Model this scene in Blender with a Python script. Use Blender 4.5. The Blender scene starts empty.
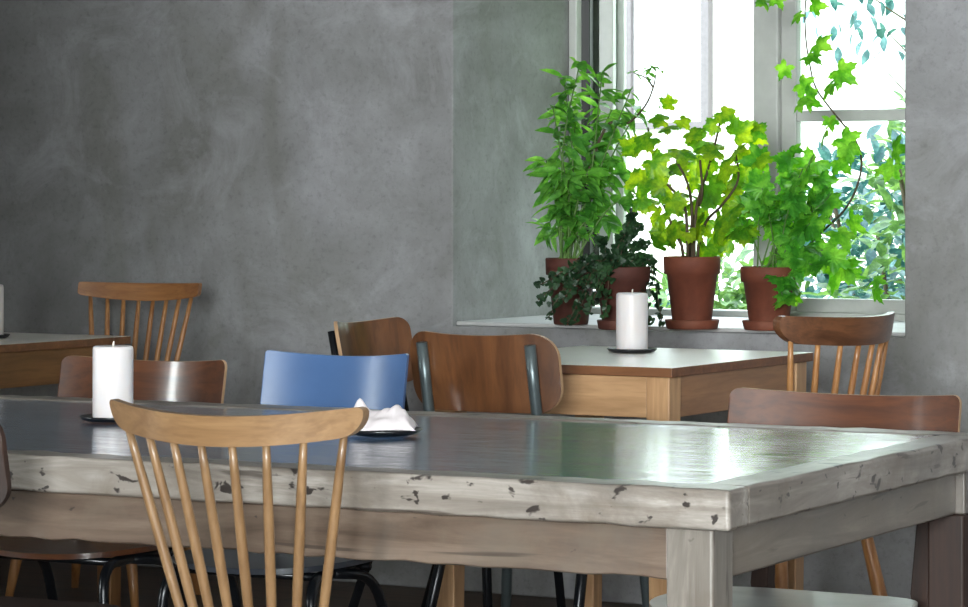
import bpy, bmesh, math, random
from math import sin, cos, pi, radians as R
from mathutils import Vector, Matrix

S = bpy.context.scene
C = S.collection
EYE = 1.16
YAW = R(30.05)
FPX = 3000.0
HOR = 195.0
cy, sy = cos(YAW), sin(YAW)


def cam2w(xc, zc):
    return (xc * cy - zc * sy, xc * sy + zc * cy)


def at_d(px, d):                       # plan position of an image column at a camera distance
    return cam2w((px - 484) / FPX * d, d)


def at_h(px, py, z):                   # plan position of a point of known height
    return at_d(px, (EYE - z) * FPX / (py - HOR))


def at3(px, py, d):
    x, y = at_d(px, d)
    return Vector((x, y, EYE - (py - HOR) * d / FPX))


# ------------------------------------------------------------------ materials
def s2l(c):
    return tuple((v / 12.92 if v <= .04045 else ((v + .055) / 1.055) ** 2.4) for v in c)


def rgb(r, g, b):
    return s2l((r / 255, g / 255, b / 255)) + (1,)


class NT:
    def __init__(self, name):
        self.m = bpy.data.materials.new(name)
        self.m.use_nodes = True
        self.n = self.m.node_tree.nodes
        self.l = self.m.node_tree.links
        self.b = self.n['Principled BSDF']
        self.out = self.n['Material Output']

    def node(self, t, **kw):
        n = self.n.new(t)
        for k, v in kw.items():
            if k in n.inputs:
                n.inputs[k].default_value = v
            else:
                setattr(n, k, v)
        return n

    def link(self, a, b):
        self.l.new(a, b)

    def coord(self, scale=(1, 1, 1), rot=(0, 0, 0), kind='Object'):
        tc = self.node('ShaderNodeTexCoord')
        mp = self.node('ShaderNodeMapping')
        mp.inputs['Scale'].default_value = scale
        mp.inputs['Rotation'].default_value = rot
        self.link(tc.outputs[kind], mp.inputs['Vector'])
        return mp.outputs[0]

    def noise(self, vec, scale, detail=5, rough=.55, dist=0):
        n = self.node('ShaderNodeTexNoise')
        n.inputs['Scale'].default_value = scale
        n.inputs['Detail'].default_value = detail
        n.inputs['Roughness'].default_value = rough
        n.inputs['Distortion'].default_value = dist
        self.link(vec, n.inputs['Vector'])
        return n.outputs['Fac']

    def ramp(self, fac, stops, interp='LINEAR'):
        r = self.node('ShaderNodeValToRGB')
        r.color_ramp.interpolation = interp
        e = r.color_ramp.elements
        while len(e) < len(stops):
            e.new(.5)
        for k, (p, c) in enumerate(stops):
            e[k].position = p
            e[k].color = c
        self.link(fac, r.inputs[0])
        return r.outputs[0]

    def mix(self, fac, a, b, mode='MIX'):
        m = self.node('ShaderNodeMix', data_type='RGBA', blend_type=mode)
        for s, v in ((m.inputs[0], fac), (m.inputs[6], a), (m.inputs[7], b)):
            if hasattr(v, 'is_linked') or hasattr(v, 'links'):
                self.link(v, s)
            else:
                s.default_value = v
        return m.outputs[2]

    def color(self, sock):
        if isinstance(sock, tuple):
            self.b.inputs['Base Color'].default_value = sock
        else:
            self.link(sock, self.b.inputs['Base Color'])

    def rough(self, v):
        if isinstance(v, (int, float)):
            self.b.inputs['Roughness'].default_value = v
        else:
            self.link(v, self.b.inputs['Roughness'])

    def bump(self, h, strength=.3, dist=.01):
        b = self.node('ShaderNodeBump')
        b.inputs['Strength'].default_value = strength
        b.inputs['Distance'].default_value = dist
        self.link(h, b.inputs['Height'])
        self.link(b.outputs[0], self.b.inputs['Normal'])


def g(v):
    return (v, v, v, 1)


def plaster(name, lo, mid, hi):
    t = NT(name)
    v = t.coord()
    big = t.noise(v, 1.1, 6, .6, .6)
    c = t.ramp(big, [(.3, lo), (.5, mid), (.72, hi)])
    med = t.noise(v, 5, 8, .7, .3)
    c = t.mix(t.ramp(med, [(.3, g(.55)), (.62, g(0))]), c, lo)
    stain = t.noise(t.coord((2.2, 2.2, .7)), 1.3, 4, .5, 1.0)
    c = t.mix(t.ramp(stain, [(.52, g(0)), (.66, g(.35))]), c, rgb(112, 110, 100))
    fine = t.noise(v, 60, 5, .75)
    c = t.mix(t.ramp(fine, [(.3, g(.3)), (.48, g(0))]), c, rgb(80, 80, 80))
    light = t.noise(v, 3.2, 7, .7, .8)
    c = t.mix(t.ramp(light, [(.52, g(0)), (.72, g(.55))]), c, hi)
    t.color(c)
    t.rough(.85)
    pit = t.noise(v, 38, 5, .65)
    t.bump(pit, .22, .006)
    return t.m


def wood(name, dark, light, rough=.4, axis='z', scale=1.0, coat=0.0, knots=False):
    t = NT(name)
    st = {'x': (1.2, 14, 14), 'y': (14, 1.2, 14), 'z': (14, 14, 1.2)}[axis]
    v = t.coord(tuple(k * scale for k in st))
    f = t.noise(v, 2.2, 6, .6, .8)
    c = t.ramp(f, [(.28, dark), (.68, light)])
    f2 = t.noise(v, 9, 3, .5)
    c = t.mix(t.ramp(f2, [(.35, g(.4)), (.5, g(0))]), c, dark)
    t.color(c)
    t.rough(rough)
    if coat:
        t.b.inputs['Coat Weight'].default_value = coat
        t.b.inputs['Coat Roughness'].default_value = .12
    t.bump(f2, .12, .002)
    return t.m


def plain(name, col, rough=.5, metal=0.0, var=.12, scale=25):
    t = NT(name)
    f = t.noise(t.coord(), scale, 4)
    d = tuple(c * (1 - var) for c in col[:3]) + (1,)
    u = tuple(min(1, c * (1 + var)) for c in col[:3]) + (1,)
    t.color(t.ramp(f, [(.3, d), (.7, u)]))
    t.rough(rough)
    t.b.inputs['Metallic'].default_value = metal
    return t.m


def whitewash(name, axis='x', lo=(96, 87, 79), mid=(132, 124, 116), hi=(170, 163, 156), chips=.612):
    t = NT(name)
    st = {'x': (1.0, 9, 9), 'y': (9, 1.0, 9), 'z': (9, 9, 1.0)}[axis]
    f = t.noise(t.coord(st), 2.5, 6, .65, .6)
    c = t.ramp(f, [(.3, rgb(*lo)), (.5, rgb(*mid)), (.68, rgb(*hi))])
    v = t.coord()
    worn = t.noise(v, 6.5, 6, .65, .4)
    c = t.mix(t.ramp(worn, [(.5, g(0)), (.66, g(.7))]), c, rgb(104, 92, 80))
    dirt = t.noise(v, 2.6, 7, .7, .6)
    c = t.mix(t.ramp(dirt, [(.54, g(0)), (.66, g(.55))]), c, rgb(92, 86, 80))
    chip = t.noise(t.coord((1, 1, 1.5)), 23, 3, .55, .3)
    c = t.mix(t.ramp(chip, [(chips, g(0)), (chips + .035, g(.95))]), c, rgb(38, 30, 27))
    crack = t.noise(t.coord((st[0] * .8, st[1] * 2.4, st[2] * 2.4)), 2, 3, .5, .5)
    c = t.mix(t.ramp(crack, [(.64, g(0)), (.67, g(.7))]), c, rgb(60, 50, 44))
    t.color(c)
    t.rough(.4)
    t.b.inputs['Coat Weight'].default_value = .5
    t.b.inputs['Coat Roughness'].default_value = .28
    t.bump(chip, -.4, .004)
    return t.m


def leaf(name, a, b, trans):
    t = NT(name)
    f = t.noise(t.coord(), 13, 4, .7)
    dk = tuple(k * .55 for k in a[:3]) + (1,)
    c = t.ramp(f, [(.3, dk), (.45, a), (.68, b)])
    t.color(c)
    t.rough(.42)
    tr = t.node('ShaderNodeBsdfTranslucent')
    hs = t.node('ShaderNodeHueSaturation')
    hs.inputs['Hue'].default_value = .47
    hs.inputs['Saturation'].default_value = 1.1
    hs.inputs['Value'].default_value = trans[1]
    t.link(c, hs.inputs['Color'])
    t.link(hs.outputs[0], tr.inputs['Color'])
    ms = t.node('ShaderNodeMixShader')
    ms.inputs[0].default_value = trans[0]
    t.link(t.b.outputs[0], ms.inputs[1])
    t.link(tr.outputs[0], ms.inputs[2])
    t.link(ms.outputs[0], t.out.inputs['Surface'])
    return t.m


def glass_mat():
    t = NT('window_glass')
    t.n.remove(t.b)
    tr = t.node('ShaderNodeBsdfTransparent')
    tr.inputs[0].default_value = (.96, .98, .97, 1)
    gl = t.node('ShaderNodeBsdfGlossy')
    gl.inputs['Roughness'].default_value = .02
    fr = t.node('ShaderNodeFresnel')
    fr.inputs['IOR'].default_value = 1.35
    ms = t.node('ShaderNodeMixShader')
    t.link(fr.outputs[0], ms.inputs[0])
    t.link(tr.outputs[0], ms.inputs[1])
    t.link(gl.outputs[0], ms.inputs[2])
    t.link(ms.outputs[0], t.out.inputs['Surface'])
    return t.m


def slate():
    t = NT('slate_top')
    v = t.coord((1, 1, 1))
    f = t.noise(v, 3.5, 6, .6, .5)
    c = t.ramp(f, [(.3, rgb(54, 88, 120)), (.7, rgb(92, 130, 164))])
    scr = t.noise(t.coord((2.2, 26, 1)), 2.2, 4, .6, .3)
    c = t.mix(t.ramp(scr, [(.63, g(0)), (.69, g(.6))]), c, rgb(165, 180, 188))
    t.color(c)
    t.rough(t.ramp(t.noise(t.coord((1.5, 9, 1)), 4, 5, .6), [(.3, g(.1)), (.7, g(.2))]))
    t.b.inputs['Specular IOR Level'].default_value = 1.0
    t.b.inputs['Coat Weight'].default_value = 1.0
    t.b.inputs['Coat Roughness'].default_value = .13
    t.b.inputs['Coat IOR'].default_value = 1.6
    wv = t.noise(t.coord((5, 170, 1)), 1, 1, .5)
    bp = t.node('ShaderNodeBump')
    bp.inputs['Strength'].default_value = 1.0
    bp.inputs['Distance'].default_value = .0012
    t.link(wv, bp.inputs['Height'])
    t.link(bp.outputs[0], t.b.inputs['Normal'])
    t.link(bp.outputs[0], t.b.inputs['Coat Normal'])
    return t.m


def wax():
    t = NT('white_wax')
    t.color(rgb(218, 212, 212))
    t.rough(.4)
    t.b.inputs['Subsurface Weight'].default_value = .5
    t.b.inputs['Subsurface Radius'].default_value = (.02, .015, .012)
    t.b.inputs['Subsurface Scale'].default_value = .5
    return t.m


def terracotta(name, a, b):
    t = NT(name)
    v = t.coord()
    f = t.noise(v, 11, 6, .65, .4)
    c = t.ramp(f, [(.3, a), (.7, b)])
    w = t.noise(v, 4.5, 4, .6)
    c = t.mix(t.ramp(w, [(.58, g(0)), (.75, g(.3))]), c, rgb(150, 108, 86))
    t.color(c)
    t.rough(.75)
    return t.m


def floorboards():
    t = NT('dark_floorboards')
    v = t.coord((1, 1, 1))
    br = t.node('ShaderNodeTexBrick')
    br.inputs['Scale'].default_value = 1
    br.inputs['Brick Width'].default_value = 2.4
    br.inputs['Row Height'].default_value = .13
    br.inputs['Mortar Size'].default_value = .003
    br.inputs['Color1'].default_value = rgb(70, 56, 46)
    br.inputs['Color2'].default_value = rgb(86, 68, 54)
    br.inputs['Mortar'].default_value = rgb(20, 16, 14)
    t.link(v, br.inputs['Vector'])
    f = t.noise(t.coord((1, 12, 1)), 3, 5)
    t.color(t.mix(t.ramp(f, [(.3, g(.5)), (.6, g(0))]), br.outputs[0], rgb(48, 38, 32)))
    t.rough(.5)
    return t.m


M = {}
M['plaster'] = plaster('grey_plaster', rgb(112, 110, 108), rgb(148, 147, 148), rgb(178, 177, 181))
M['ceiling'] = plain('white_ceiling', rgb(205, 203, 198), .9)
M['floor'] = floorboards()
M['frame'] = plain('grey_window_paint', rgb(192, 192, 188), .45, 0, .05)
M['shaded_sash'] = plain('shaded_sash_black', rgb(17, 16, 16), .5)  # grey sash seen against the light; its shade is put into this black
M['glass'] = glass_mat()
M['sill'] = plain('white_sill_paint', rgb(190, 188, 187), .45, 0, .08, 9)
M['whitewash'] = whitewash('whitewashed_wood', 'x')
M['whitewash_y'] = whitewash('whitewashed_wood_end', 'y')
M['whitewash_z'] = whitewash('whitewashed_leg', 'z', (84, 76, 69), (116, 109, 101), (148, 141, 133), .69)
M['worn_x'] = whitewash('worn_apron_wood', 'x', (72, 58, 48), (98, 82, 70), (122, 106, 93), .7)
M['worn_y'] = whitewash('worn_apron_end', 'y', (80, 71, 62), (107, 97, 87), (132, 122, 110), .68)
M['slate'] = slate()
M['birch'] = wood('pale_birch', rgb(112, 82, 53), rgb(146, 114, 80), .4, 'x', 1, .25)
M['birch_z'] = wood('pale_birch_turned', rgb(106, 78, 50), rgb(138, 107, 74), .4, 'z', 1, .2)
M['oak'] = wood('brown_beech', rgb(124, 78, 42), rgb(168, 114, 66), .38, 'x', 1, .3)
M['oak_z'] = wood('brown_beech_turned', rgb(136, 86, 46), rgb(190, 138, 86), .4, 'z', 1, .2)
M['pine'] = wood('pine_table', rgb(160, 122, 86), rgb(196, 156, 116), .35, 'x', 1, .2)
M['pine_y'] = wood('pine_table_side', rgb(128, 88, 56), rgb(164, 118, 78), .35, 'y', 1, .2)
M['pine_z'] = wood('pine_table_leg', rgb(162, 122, 86), rgb(198, 158, 116), .4, 'z', 1, .1)
M['ply'] = wood('brown_plywood', rgb(66, 38, 22), rgb(116, 74, 43), .36, 'z', .5, .5)
M['ply_dark'] = wood('dark_plywood', rgb(60, 34, 22), rgb(104, 62, 38), .28, 'x', .8, .6)
M['ply_edge'] = plain('pale_plywood_edge', rgb(176, 142, 108), .5)
M['table_top'] = wood('tabletop_edge', rgb(96, 60, 38), rgb(130, 86, 56), .4, 'x', 1)
M['laminate'] = plain('pale_tabletop', rgb(250, 244, 236), .4, 0, .03, 5)
bl = M['laminate'].node_tree.nodes['Principled BSDF']
bl.inputs['Coat Weight'].default_value = 1
bl.inputs['Coat Roughness'].default_value = .32
bl.inputs['Coat IOR'].default_value = 1.6
M['brown_y'] = wood('brown_table_side', rgb(104, 70, 40), rgb(140, 98, 60), .4, 'y', 1, .1)
M['brown_x'] = wood('brown_table_end', rgb(104, 70, 40), rgb(140, 98, 60), .4, 'x', 1, .1)
M['brown_z'] = wood('brown_table_leg', rgb(104, 70, 40), rgb(140, 98, 60), .4, 'z', 1, .1)
M['ply_warm'] = wood('warm_brown_plywood', rgb(60, 29, 12), rgb(98, 52, 23), .5, 'x', .8, .04)
M['walnut'] = wood('dark_brown_beech', rgb(72, 44, 28), rgb(114, 74, 48), .35, 'x', 1, .3)
M['grey_seat'] = plain('dark_grey_seat', rgb(50, 54, 62), .35)
M['blue'] = plain('blue_paint', rgb(68, 96, 138), .28, 0, .1, 6)
M['seat_glare'] = plain('seat_glare_white', rgb(214, 214, 208), .25, 0, .08, 12)  # near-white base puts the window's reflection into the seat colour
M['dark_and_shaded_wood'] = wood('dark_stained_and_shaded_wood', rgb(28, 17, 12), rgb(54, 32, 22), .62, 'z')  # real dark wood on the chairs; on the back table legs it paints shade
M['steel'] = plain('grey_steel_tube', rgb(98, 108, 110), .35, .6)
M['black_steel'] = plain('black_steel_tube', rgb(22, 24, 28), .25, .2)
M['wax'] = wax()
M['wick'] = plain('wick', rgb(226, 220, 210), .8)
M['black_dish'] = plain('black_stoneware', rgb(20, 20, 24), .3)
M['linen'] = plain('white_paper', rgb(238, 228, 230), .8, 0, .04)
M['pot_a'] = terracotta('terracotta', rgb(92, 46, 31), rgb(128, 68, 46))
M['pot_b'] = terracotta('dark_terracotta', rgb(68, 35, 27), rgb(96, 50, 39))
M['soil'] = plain('soil', rgb(50, 38, 28), .95, 0, .4, 60)
M['leaf1'] = leaf('narrow_leaf', rgb(70, 136, 52), rgb(132, 196, 86), (.42, 1.9))
M['leaf2'] = leaf('ivy_leaf', rgb(30, 58, 34), rgb(60, 96, 56), (.25, 1.2))
M['leaf3'] = leaf('broad_leaf', rgb(76, 140, 36), rgb(176, 206, 52), (.5, 2.0))
M['leaf4'] = leaf('lobed_leaf', rgb(66, 146, 44), rgb(140, 206, 78), (.48, 2.0))
M['stem'] = plain('brown_stem', rgb(74, 60, 42), .7)
M['green_stem'] = plain('green_stem', rgb(84, 116, 52), .6)
M['grass'] = plain('lawn', rgb(112, 140, 80), .9, 0, .3, 6)
M['bush1'] = leaf('shrub_leaf', rgb(62, 98, 54), rgb(120, 158, 88), (.35, 1.5))
M['bush2'] = leaf('blue_green_leaf', rgb(44, 84, 86), rgb(98, 138, 134), (.25, 1.3))
M['facade'] = plain('pale_render', rgb(236, 230, 226), .9, 0, .03, 3)
M['facade_trim'] = plain('facade_window', rgb(100, 90, 93), .5)
M['blocker_green'] = plain('light_blocker_green', rgb(70, 96, 56), .9, 0, .4, 8)  # green surface of the added light blocker outside
M['pane_dark'] = plain('facade_pane', rgb(205, 200, 203), .3)


# ------------------------------------------------------------------ mesh helpers
def obj(name, bm, mat, parent=None, bevel=0, smooth=True, seg=2):
    me = bpy.data.meshes.new(name)
    if isinstance(bm, tuple):
        me.from_pydata(bm[0], [], bm[1])
    else:
        bmesh.ops.recalc_face_normals(bm, faces=bm.faces)
        bm.to_mesh(me)
        bm.free()
    me.materials.append(M[mat] if isinstance(mat, str) else mat)
    if smooth:
        for p in me.polygons:
            p.use_smooth = True
    o = bpy.data.objects.new(name, me)
    C.objects.link(o)
    if parent:
        o.parent = parent
    if bevel:
        b = o.modifiers.new('bevel', 'BEVEL')
        b.width = bevel
        b.segments = seg
        b.limit_method = 'ANGLE'
        b.angle_limit = R(50)
        b.harden_normals = True
    elif smooth and not isinstance(bm, tuple):
        pass
    return o


def thing(name, label, cat, loc=(0, 0, 0), rz=0.0, group=None):
    o = bpy.data.objects.new(name, None)
    o.empty_display_size = .1
    C.objects.link(o)
    o.location = loc
    o.rotation_euler = (0, 0, rz)
    return tag(o, label, cat, group)


def tag(o, label, cat, group=None):
    o['label'] = label
    o['category'] = cat
    if group:
        o['group'] = group
    return o


def struct(o):
    o['kind'] = 'structure'
    return o


def box(bm, x0, x1, y0, y1, z0, z1, mat=None):
    v = [bm.verts.new((x, y, z)) for z in (z0, z1) for y in (y0, y1) for x in (x0, x1)]
    if mat is not None:
        for q in v:
            q.co = mat @ q.co
    for f in ((0, 2, 3, 1), (4, 5, 7, 6), (0, 1, 5, 4), (2, 6, 7, 3), (0, 4, 6, 2), (1, 3, 7, 5)):
        bm.faces.new([v[k] for k in f])
    return v


def tube(bm, pts, r, n=10, cap=True):
    pts = [Vector(p) for p in pts]
    rs = r if isinstance(r, (list, tuple)) else [r] * len(pts)
    rings = []
    t0 = (pts[1] - pts[0]).normalized()
    u = t0.orthogonal().normalized()
    for k, p in enumerate(pts):
        a = pts[max(0, k - 1)]
        b = pts[min(len(pts) - 1, k + 1)]
        t = (b - a).normalized()
        u = (u - t * u.dot(t)).normalized()
        w = t.cross(u)
        rings.append([bm.verts.new(p + (u * cos(2 * pi * j / n) + w * sin(2 * pi * j / n)) * rs[k]) for j in range(n)])
    for a, b in zip(rings, rings[1:]):
        for j in range(n):
            bm.faces.new((a[j], a[(j + 1) % n], b[(j + 1) % n], b[j]))
    if cap:
        bm.faces.new(rings[0][::-1])
        bm.faces.new(rings[-1])


def smooth_path(pts, n=6):             # Catmull-Rom
    P = [Vector(p) for p in pts]
    P = [P[0] * 2 - P[1]] + P + [P[-1] * 2 - P[-2]]
    out = []
    for k in range(1, len(P) - 2):
        a, b, c, d = P[k - 1:k + 3]
        for j in range(n):
            t = j / n
            out.append(.5 * ((2 * b) + (c - a) * t + (2 * a - 5 * b + 4 * c - d) * t * t + (3 * b - a - 3 * c + d) * t ** 3))
    out.append(P[-2])
    return out


def round_path(pts, r, n=5):           # polyline with rounded corners
    P = [Vector(p) for p in pts]
    out = [P[0]]
    for a, b, c in zip(P, P[1:], P[2:]):
        d1 = (a - b)
        d2 = (c - b)
        rr = min(r, d1.length * .45, d2.length * .45)
        s = b + d1.normalized() * rr
        e = b + d2.normalized() * rr
        for j in range(n + 1):
            t = j / n
            out.append(s * (1 - t) ** 2 + b * 2 * t * (1 - t) + e * t * t)
    out.append(P[-1])
    return out


def lathe(bm, prof, n=40, centre=(0, 0, 0)):
    cx, cy_, cz = centre
    rings = []
    for r, z in prof:
        if r < 1e-5:
            rings.append([bm.verts.new((cx, cy_, cz + z))])
        else:
            rings.append([bm.verts.new((cx + r * cos(2 * pi * k / n), cy_ + r * sin(2 * pi * k / n), cz + z)) for k in range(n)])
    for a, b in zip(rings, rings[1:]):
        for k in range(n):
            k2 = (k + 1) % n
            if len(a) == 1 and len(b) == 1:
                continue
            if len(a) == 1:
                bm.faces.new((a[0], b[k2], b[k]))
            elif len(b) == 1:
                bm.faces.new((a[k], a[k2], b[0]))
            else:
                bm.faces.new((a[k], a[k2], b[k2], b[k]))


def panel(bm, w, lo, hi, off, t, nx=28, nv=6, put=None):
    """A bent board. x runs over the width, v from lo(x) to hi(x); off(x, v) bends it."""
    put = put or (lambda x, y, v: (x, y, v))
    xs = [-w / 2 * cos(pi * k / nx) for k in range(nx + 1)]
    L = []
    for s in (-.5, .5):
        L.append([[bm.verts.new(put(x, off(x, lo(x) + (hi(x) - lo(x)) * j / nv) + s * t, lo(x) + (hi(x) - lo(x)) * j / nv))
                   for j in range(nv + 1)] for x in xs])
    a, b = L
    for k in range(nx):
        for j in range(nv):
            bm.faces.new((a[k][j], a[k + 1][j], a[k + 1][j + 1], a[k][j + 1]))
            bm.faces.new((b[k][j], b[k][j + 1], b[k + 1][j + 1], b[k + 1][j]))
        for j in (0, nv):
            bm.faces.new((a[k][j], b[k][j], b[k + 1][j], a[k + 1][j])).material_index = 1
    for k in (0, nx):
        for j in range(nv):
            bm.faces.new((a[k][j], a[k][j + 1], b[k][j + 1], b[k][j])).material_index = 1


def rr(w, h, r):                       # half height of a rounded rectangle at x
    def f(x):
        d = abs(x) - (w / 2 - r)
        return h / 2 if d <= 0 else h / 2 - r + math.sqrt(max(0, r * r - d * d))
    return f


# ------------------------------------------------------------------ the room
WY = 7.57                              # plane of the window wall
NL, NR = -4.485, -3.07                 # window niche, left and right
NZ = EYE - .383                        # ledge of the niche
ND = .74                               # depth of the niche
NT_ = 2.45                             # head of the niche
XL, XR, YR, ZC = -8.4, 2.7, -3.2, 3.1


def wall_with_holes(name, a, b, base, axis, thick, holes):
    """wall along axis x or y from a to b at coordinate base, thickness outward, holes (u0, u1, z0, z1); closed mesh"""
    us = sorted({a, b} | {h[0] for h in holes} | {h[1] for h in holes})
    zs = sorted({0, ZC} | {h[2] for h in holes} | {h[3] for h in holes})
    bm = bmesh.new()
    solid = lambda u, z: a < u < b and 0 < z < ZC and not any(h[0] < u < h[1] and h[2] < z < h[3] for h in holes)
    cache = {}

    def V(u, d, z):
        k = (round(u, 5), d, round(z, 5))
        if k not in cache:
            p = (u, base + d * thick, z) if axis == 'x' else (base + d * thick, u, z)
            cache[k] = bm.verts.new(p)
        return cache[k]
    for i in range(len(us) - 1):
        for j in range(len(zs) - 1):
            u0, u1, z0, z1 = us[i], us[i + 1], zs[j], zs[j + 1]
            um, zm = (u0 + u1) / 2, (z0 + z1) / 2
            if not solid(um, zm):
                continue
            for d in (0, 1):
                bm.faces.new((V(u0, d, z0), V(u1, d, z0), V(u1, d, z1), V(u0, d, z1)))
            e = 1e-3
            if not solid(u0 - e, zm):
                bm.faces.new((V(u0, 0, z0), V(u0, 1, z0), V(u0, 1, z1), V(u0, 0, z1)))
            if not solid(u1 + e, zm):
                bm.faces.new((V(u1, 0, z0), V(u1, 1, z0), V(u1, 1, z1), V(u1, 0, z1)))
            if not solid(um, z0 - e):
                bm.faces.new((V(u0, 0, z0), V(u0, 1, z0), V(u1, 1, z0), V(u1, 0, z0)))
            if not solid(um, z1 + e):
                bm.faces.new((V(u0, 0, z1), V(u0, 1, z1), V(u1, 1, z1), V(u1, 0, z1)))
    return struct(obj(name, bm, 'plaster', bevel=.006, smooth=False))


wall_with_holes('wall_back', XL, XR, WY, 'x', ND + .03, [(NL, NR, NZ, NT_)])
REAR = [(-.4, 1.6, .9, 2.6)]
wall_with_holes('wall_rear', XL, XR, YR, 'x', -.4, REAR)
SIDE = [(-1.8, .2, .9, 2.6)]
wall_with_holes('wall_right', YR, WY, XR, 'y', .4, SIDE)
WEST = [(1.0, 1.9, .9, 2.6)]
wall_with_holes('wall_left', YR, WY, XL, 'y', -.4, WEST)
bm = bmesh.new()
box(bm, -4.4, -2.75, 2.3, 2.5, 0, ZC)
struct(obj('wall_shadow_caster', bm, 'plaster', smooth=False))  # unseen pier added to shade the left part of the window wall
bm = bmesh.new()
box(bm, XL - .4, XR + .4, YR - .4, WY + .9, -.1, 0)
struct(obj('floor', bm, 'floor', smooth=False))
bm = bmesh.new()
box(bm, XL - .4, XR + .4, YR - .4, WY + .9, ZC, ZC + .1)
struct(obj('ceiling', bm, 'ceiling', smooth=False))

# ledge board of the niche
bm = bmesh.new()
box(bm, NL + .002, NR - .002, WY + .015, WY + ND - .03, NZ, NZ + .012)
struct(obj('trim_1', bm, 'sill', bevel=.004))
SILL = NZ + .012


def window(name, u0, u1, z0, z1, y, axis='x', mullion=True):
    """plain unseen windows of the room: frame, bars and panes"""
    e = bpy.data.objects.new(name, None)
    C.objects.link(e)
    struct(e)
    f = (lambda bm, a, b, c, d, p, q: box(bm, a, b, c, d, p, q)) if axis == 'x' else (lambda bm, a, b, c, d, p, q: box(bm, c, d, a, b, p, q))
    bm = bmesh.new()
    um = (u0 + u1) / 2
    for a, b in ((u0, u0 + .07), (um - .04, um + .04), (u1 - .07, u1)):
        f(bm, a, b, y - .03, y + .03, z0, z1)
    zt = z0 + (z1 - z0) * .62
    for a, b in ((z0, z0 + .07), (zt - .02, zt + .02), (z1 - .07, z1)):
        f(bm, u0, u1, y - .028, y + .028, a, b)
    obj('window_frame', bm, 'frame', e, smooth=False)
    bm = bmesh.new()
    f(bm, u0 + .06, u1 - .06, y - .002, y + .002, z0 + .06, z1 - .06)
    obj('pane', bm, 'glass', e, smooth=False)
    return e


for k, h in enumerate(REAR):
    window('window_%d' % (k + 2), h[0], h[1], h[2], h[3], YR - .25)
for k, h in enumerate(SIDE):
    window('window_%d' % (k + 3), h[0], h[1], h[2], h[3], XR + .25, 'y')

for k, h in enumerate(WEST):
    window('window_4', h[0], h[1], h[2], h[3], XL - .25, 'y')

# the window in the niche: fixed frame, a closed sash on the right, an open sash on the left
WF = WY + ND                           # inner face of the frame
win = bpy.data.objects.new('window_1', None)
C.objects.link(win)
struct(win)
MX = (NL + NR) / 2 - .03
bm = bmesh.new()
box(bm, NL, NL + .03, WF - .03, WF + .025, NZ, NT_)
box(bm, NR - .045, NR, WF - .03, WF + .045, NZ, NT_)
box(bm, MX - .042, MX + .042, WF - .03, WF + .045, NZ, NT_)
box(bm, NL, NR, WF - .028, WF + .04, NZ, NZ + .032)
box(bm, NL, NR, WF - .028, WF + .04, NT_ - .05, NT_)
obj('window_frame', bm, 'frame', win, bevel=.006)


def sash(name, w, z0, z1, bar, mat, origin, rot, stile=.05, t=.04):
    """a casement: origin is its hinge side, the width runs along local +x"""
    mt = Matrix.Translation(origin) @ Matrix.Rotation(rot, 4, 'Z')
    bm = bmesh.new()
    box(bm, 0, stile, -t / 2, t / 2, z0, z1, mt)
    box(bm, w - stile, w, -t / 2, t / 2, z0, z1, mt)
    box(bm, stile, w - stile, -t / 2, t / 2, z0, z0 + .042, mt)
    box(bm, stile, w - stile, -t / 2, t / 2, z1 - .055, z1, mt)
    for b in bar:
        box(bm, stile, w - stile, -t * .45, t * .45, b - .017, b + .017, mt)
    o = obj(name, bm, mat, win, bevel=.004)
    bm = bmesh.new()
    box(bm, stile - .01, w - stile + .01, -.002, .002, z0 + .05, z1 - .045, mt)
    obj('pane', bm, 'glass', o, smooth=False)
    return o


ZB = EYE + .238                        # glazing bar of the right sash
sash('window_sash', NR - .04 - (MX + .04), NZ + .03, NT_ - .045, [ZB, ZB + .62], 'frame', Vector((MX + .042, WF + .012, 0)), 0)
sash('window_sash', .53, NZ + .03, NT_ - .045, [ZB, ZB + .62], 'shaded_sash', Vector((NL + .037, WF + .004, 0)), R(110), .075)
sash('storm_sash', .45, NZ + .03, NT_ - .045, [ZB + .62], 'frame', Vector((NL + .04, WF + .15, 0)), R(112), .09, .045)

bm = bmesh.new()
box(bm, NL, NR, WF + .055, WF + .40, NZ - .04, NZ + .012)
struct(obj('trim_2', bm, 'facade', bevel=.004))

# ------------------------------------------------------------------ outside
bm = bmesh.new()
box(bm, -40, 30, WY + .9, 60, -.4, -.35)
struct(obj('ground', bm, 'grass', smooth=False))

bm = bmesh.new()
box(bm, -1.9, -1.6, WY + .9, 17, -.4, 8)
struct(obj('wall_light_blocker', bm, 'blocker_green', smooth=False))  # unseen wall added to cut the skylight on the left reveal

FA = thing('building', 'pale rendered building across the garden, seen through the window', 'building', (-9.5, 20, -.35))
bm = bmesh.new()
box(bm, -9, 7, 0, 6, 0, 9)
obj('wall', bm, 'facade', FA, smooth=False)
for fx in (-6.6, -4.2, -1.46, 1.5):
    for fz in (2.0, 5.2):
        bm = bmesh.new()
        for a, b in ((0, .06), (.64, .7), (1.28, 1.34)):
            box(bm, fx + a, fx + b, -.08, .0, fz, fz + 1.9)
        for a, b in ((0, .05), (1.2, 1.25), (1.84, 1.9)):
            box(bm, fx, fx + 1.35, -.078, 0, fz + a, fz + b)
        w = obj('window', bm, 'facade_trim', FA, smooth=False)
        bm = bmesh.new()
        box(bm, fx + .05, fx + 1.3, -.03, -.01, fz + .05, fz + 1.85)
        obj('pane', bm, 'pane_dark', w, smooth=False)


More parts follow.
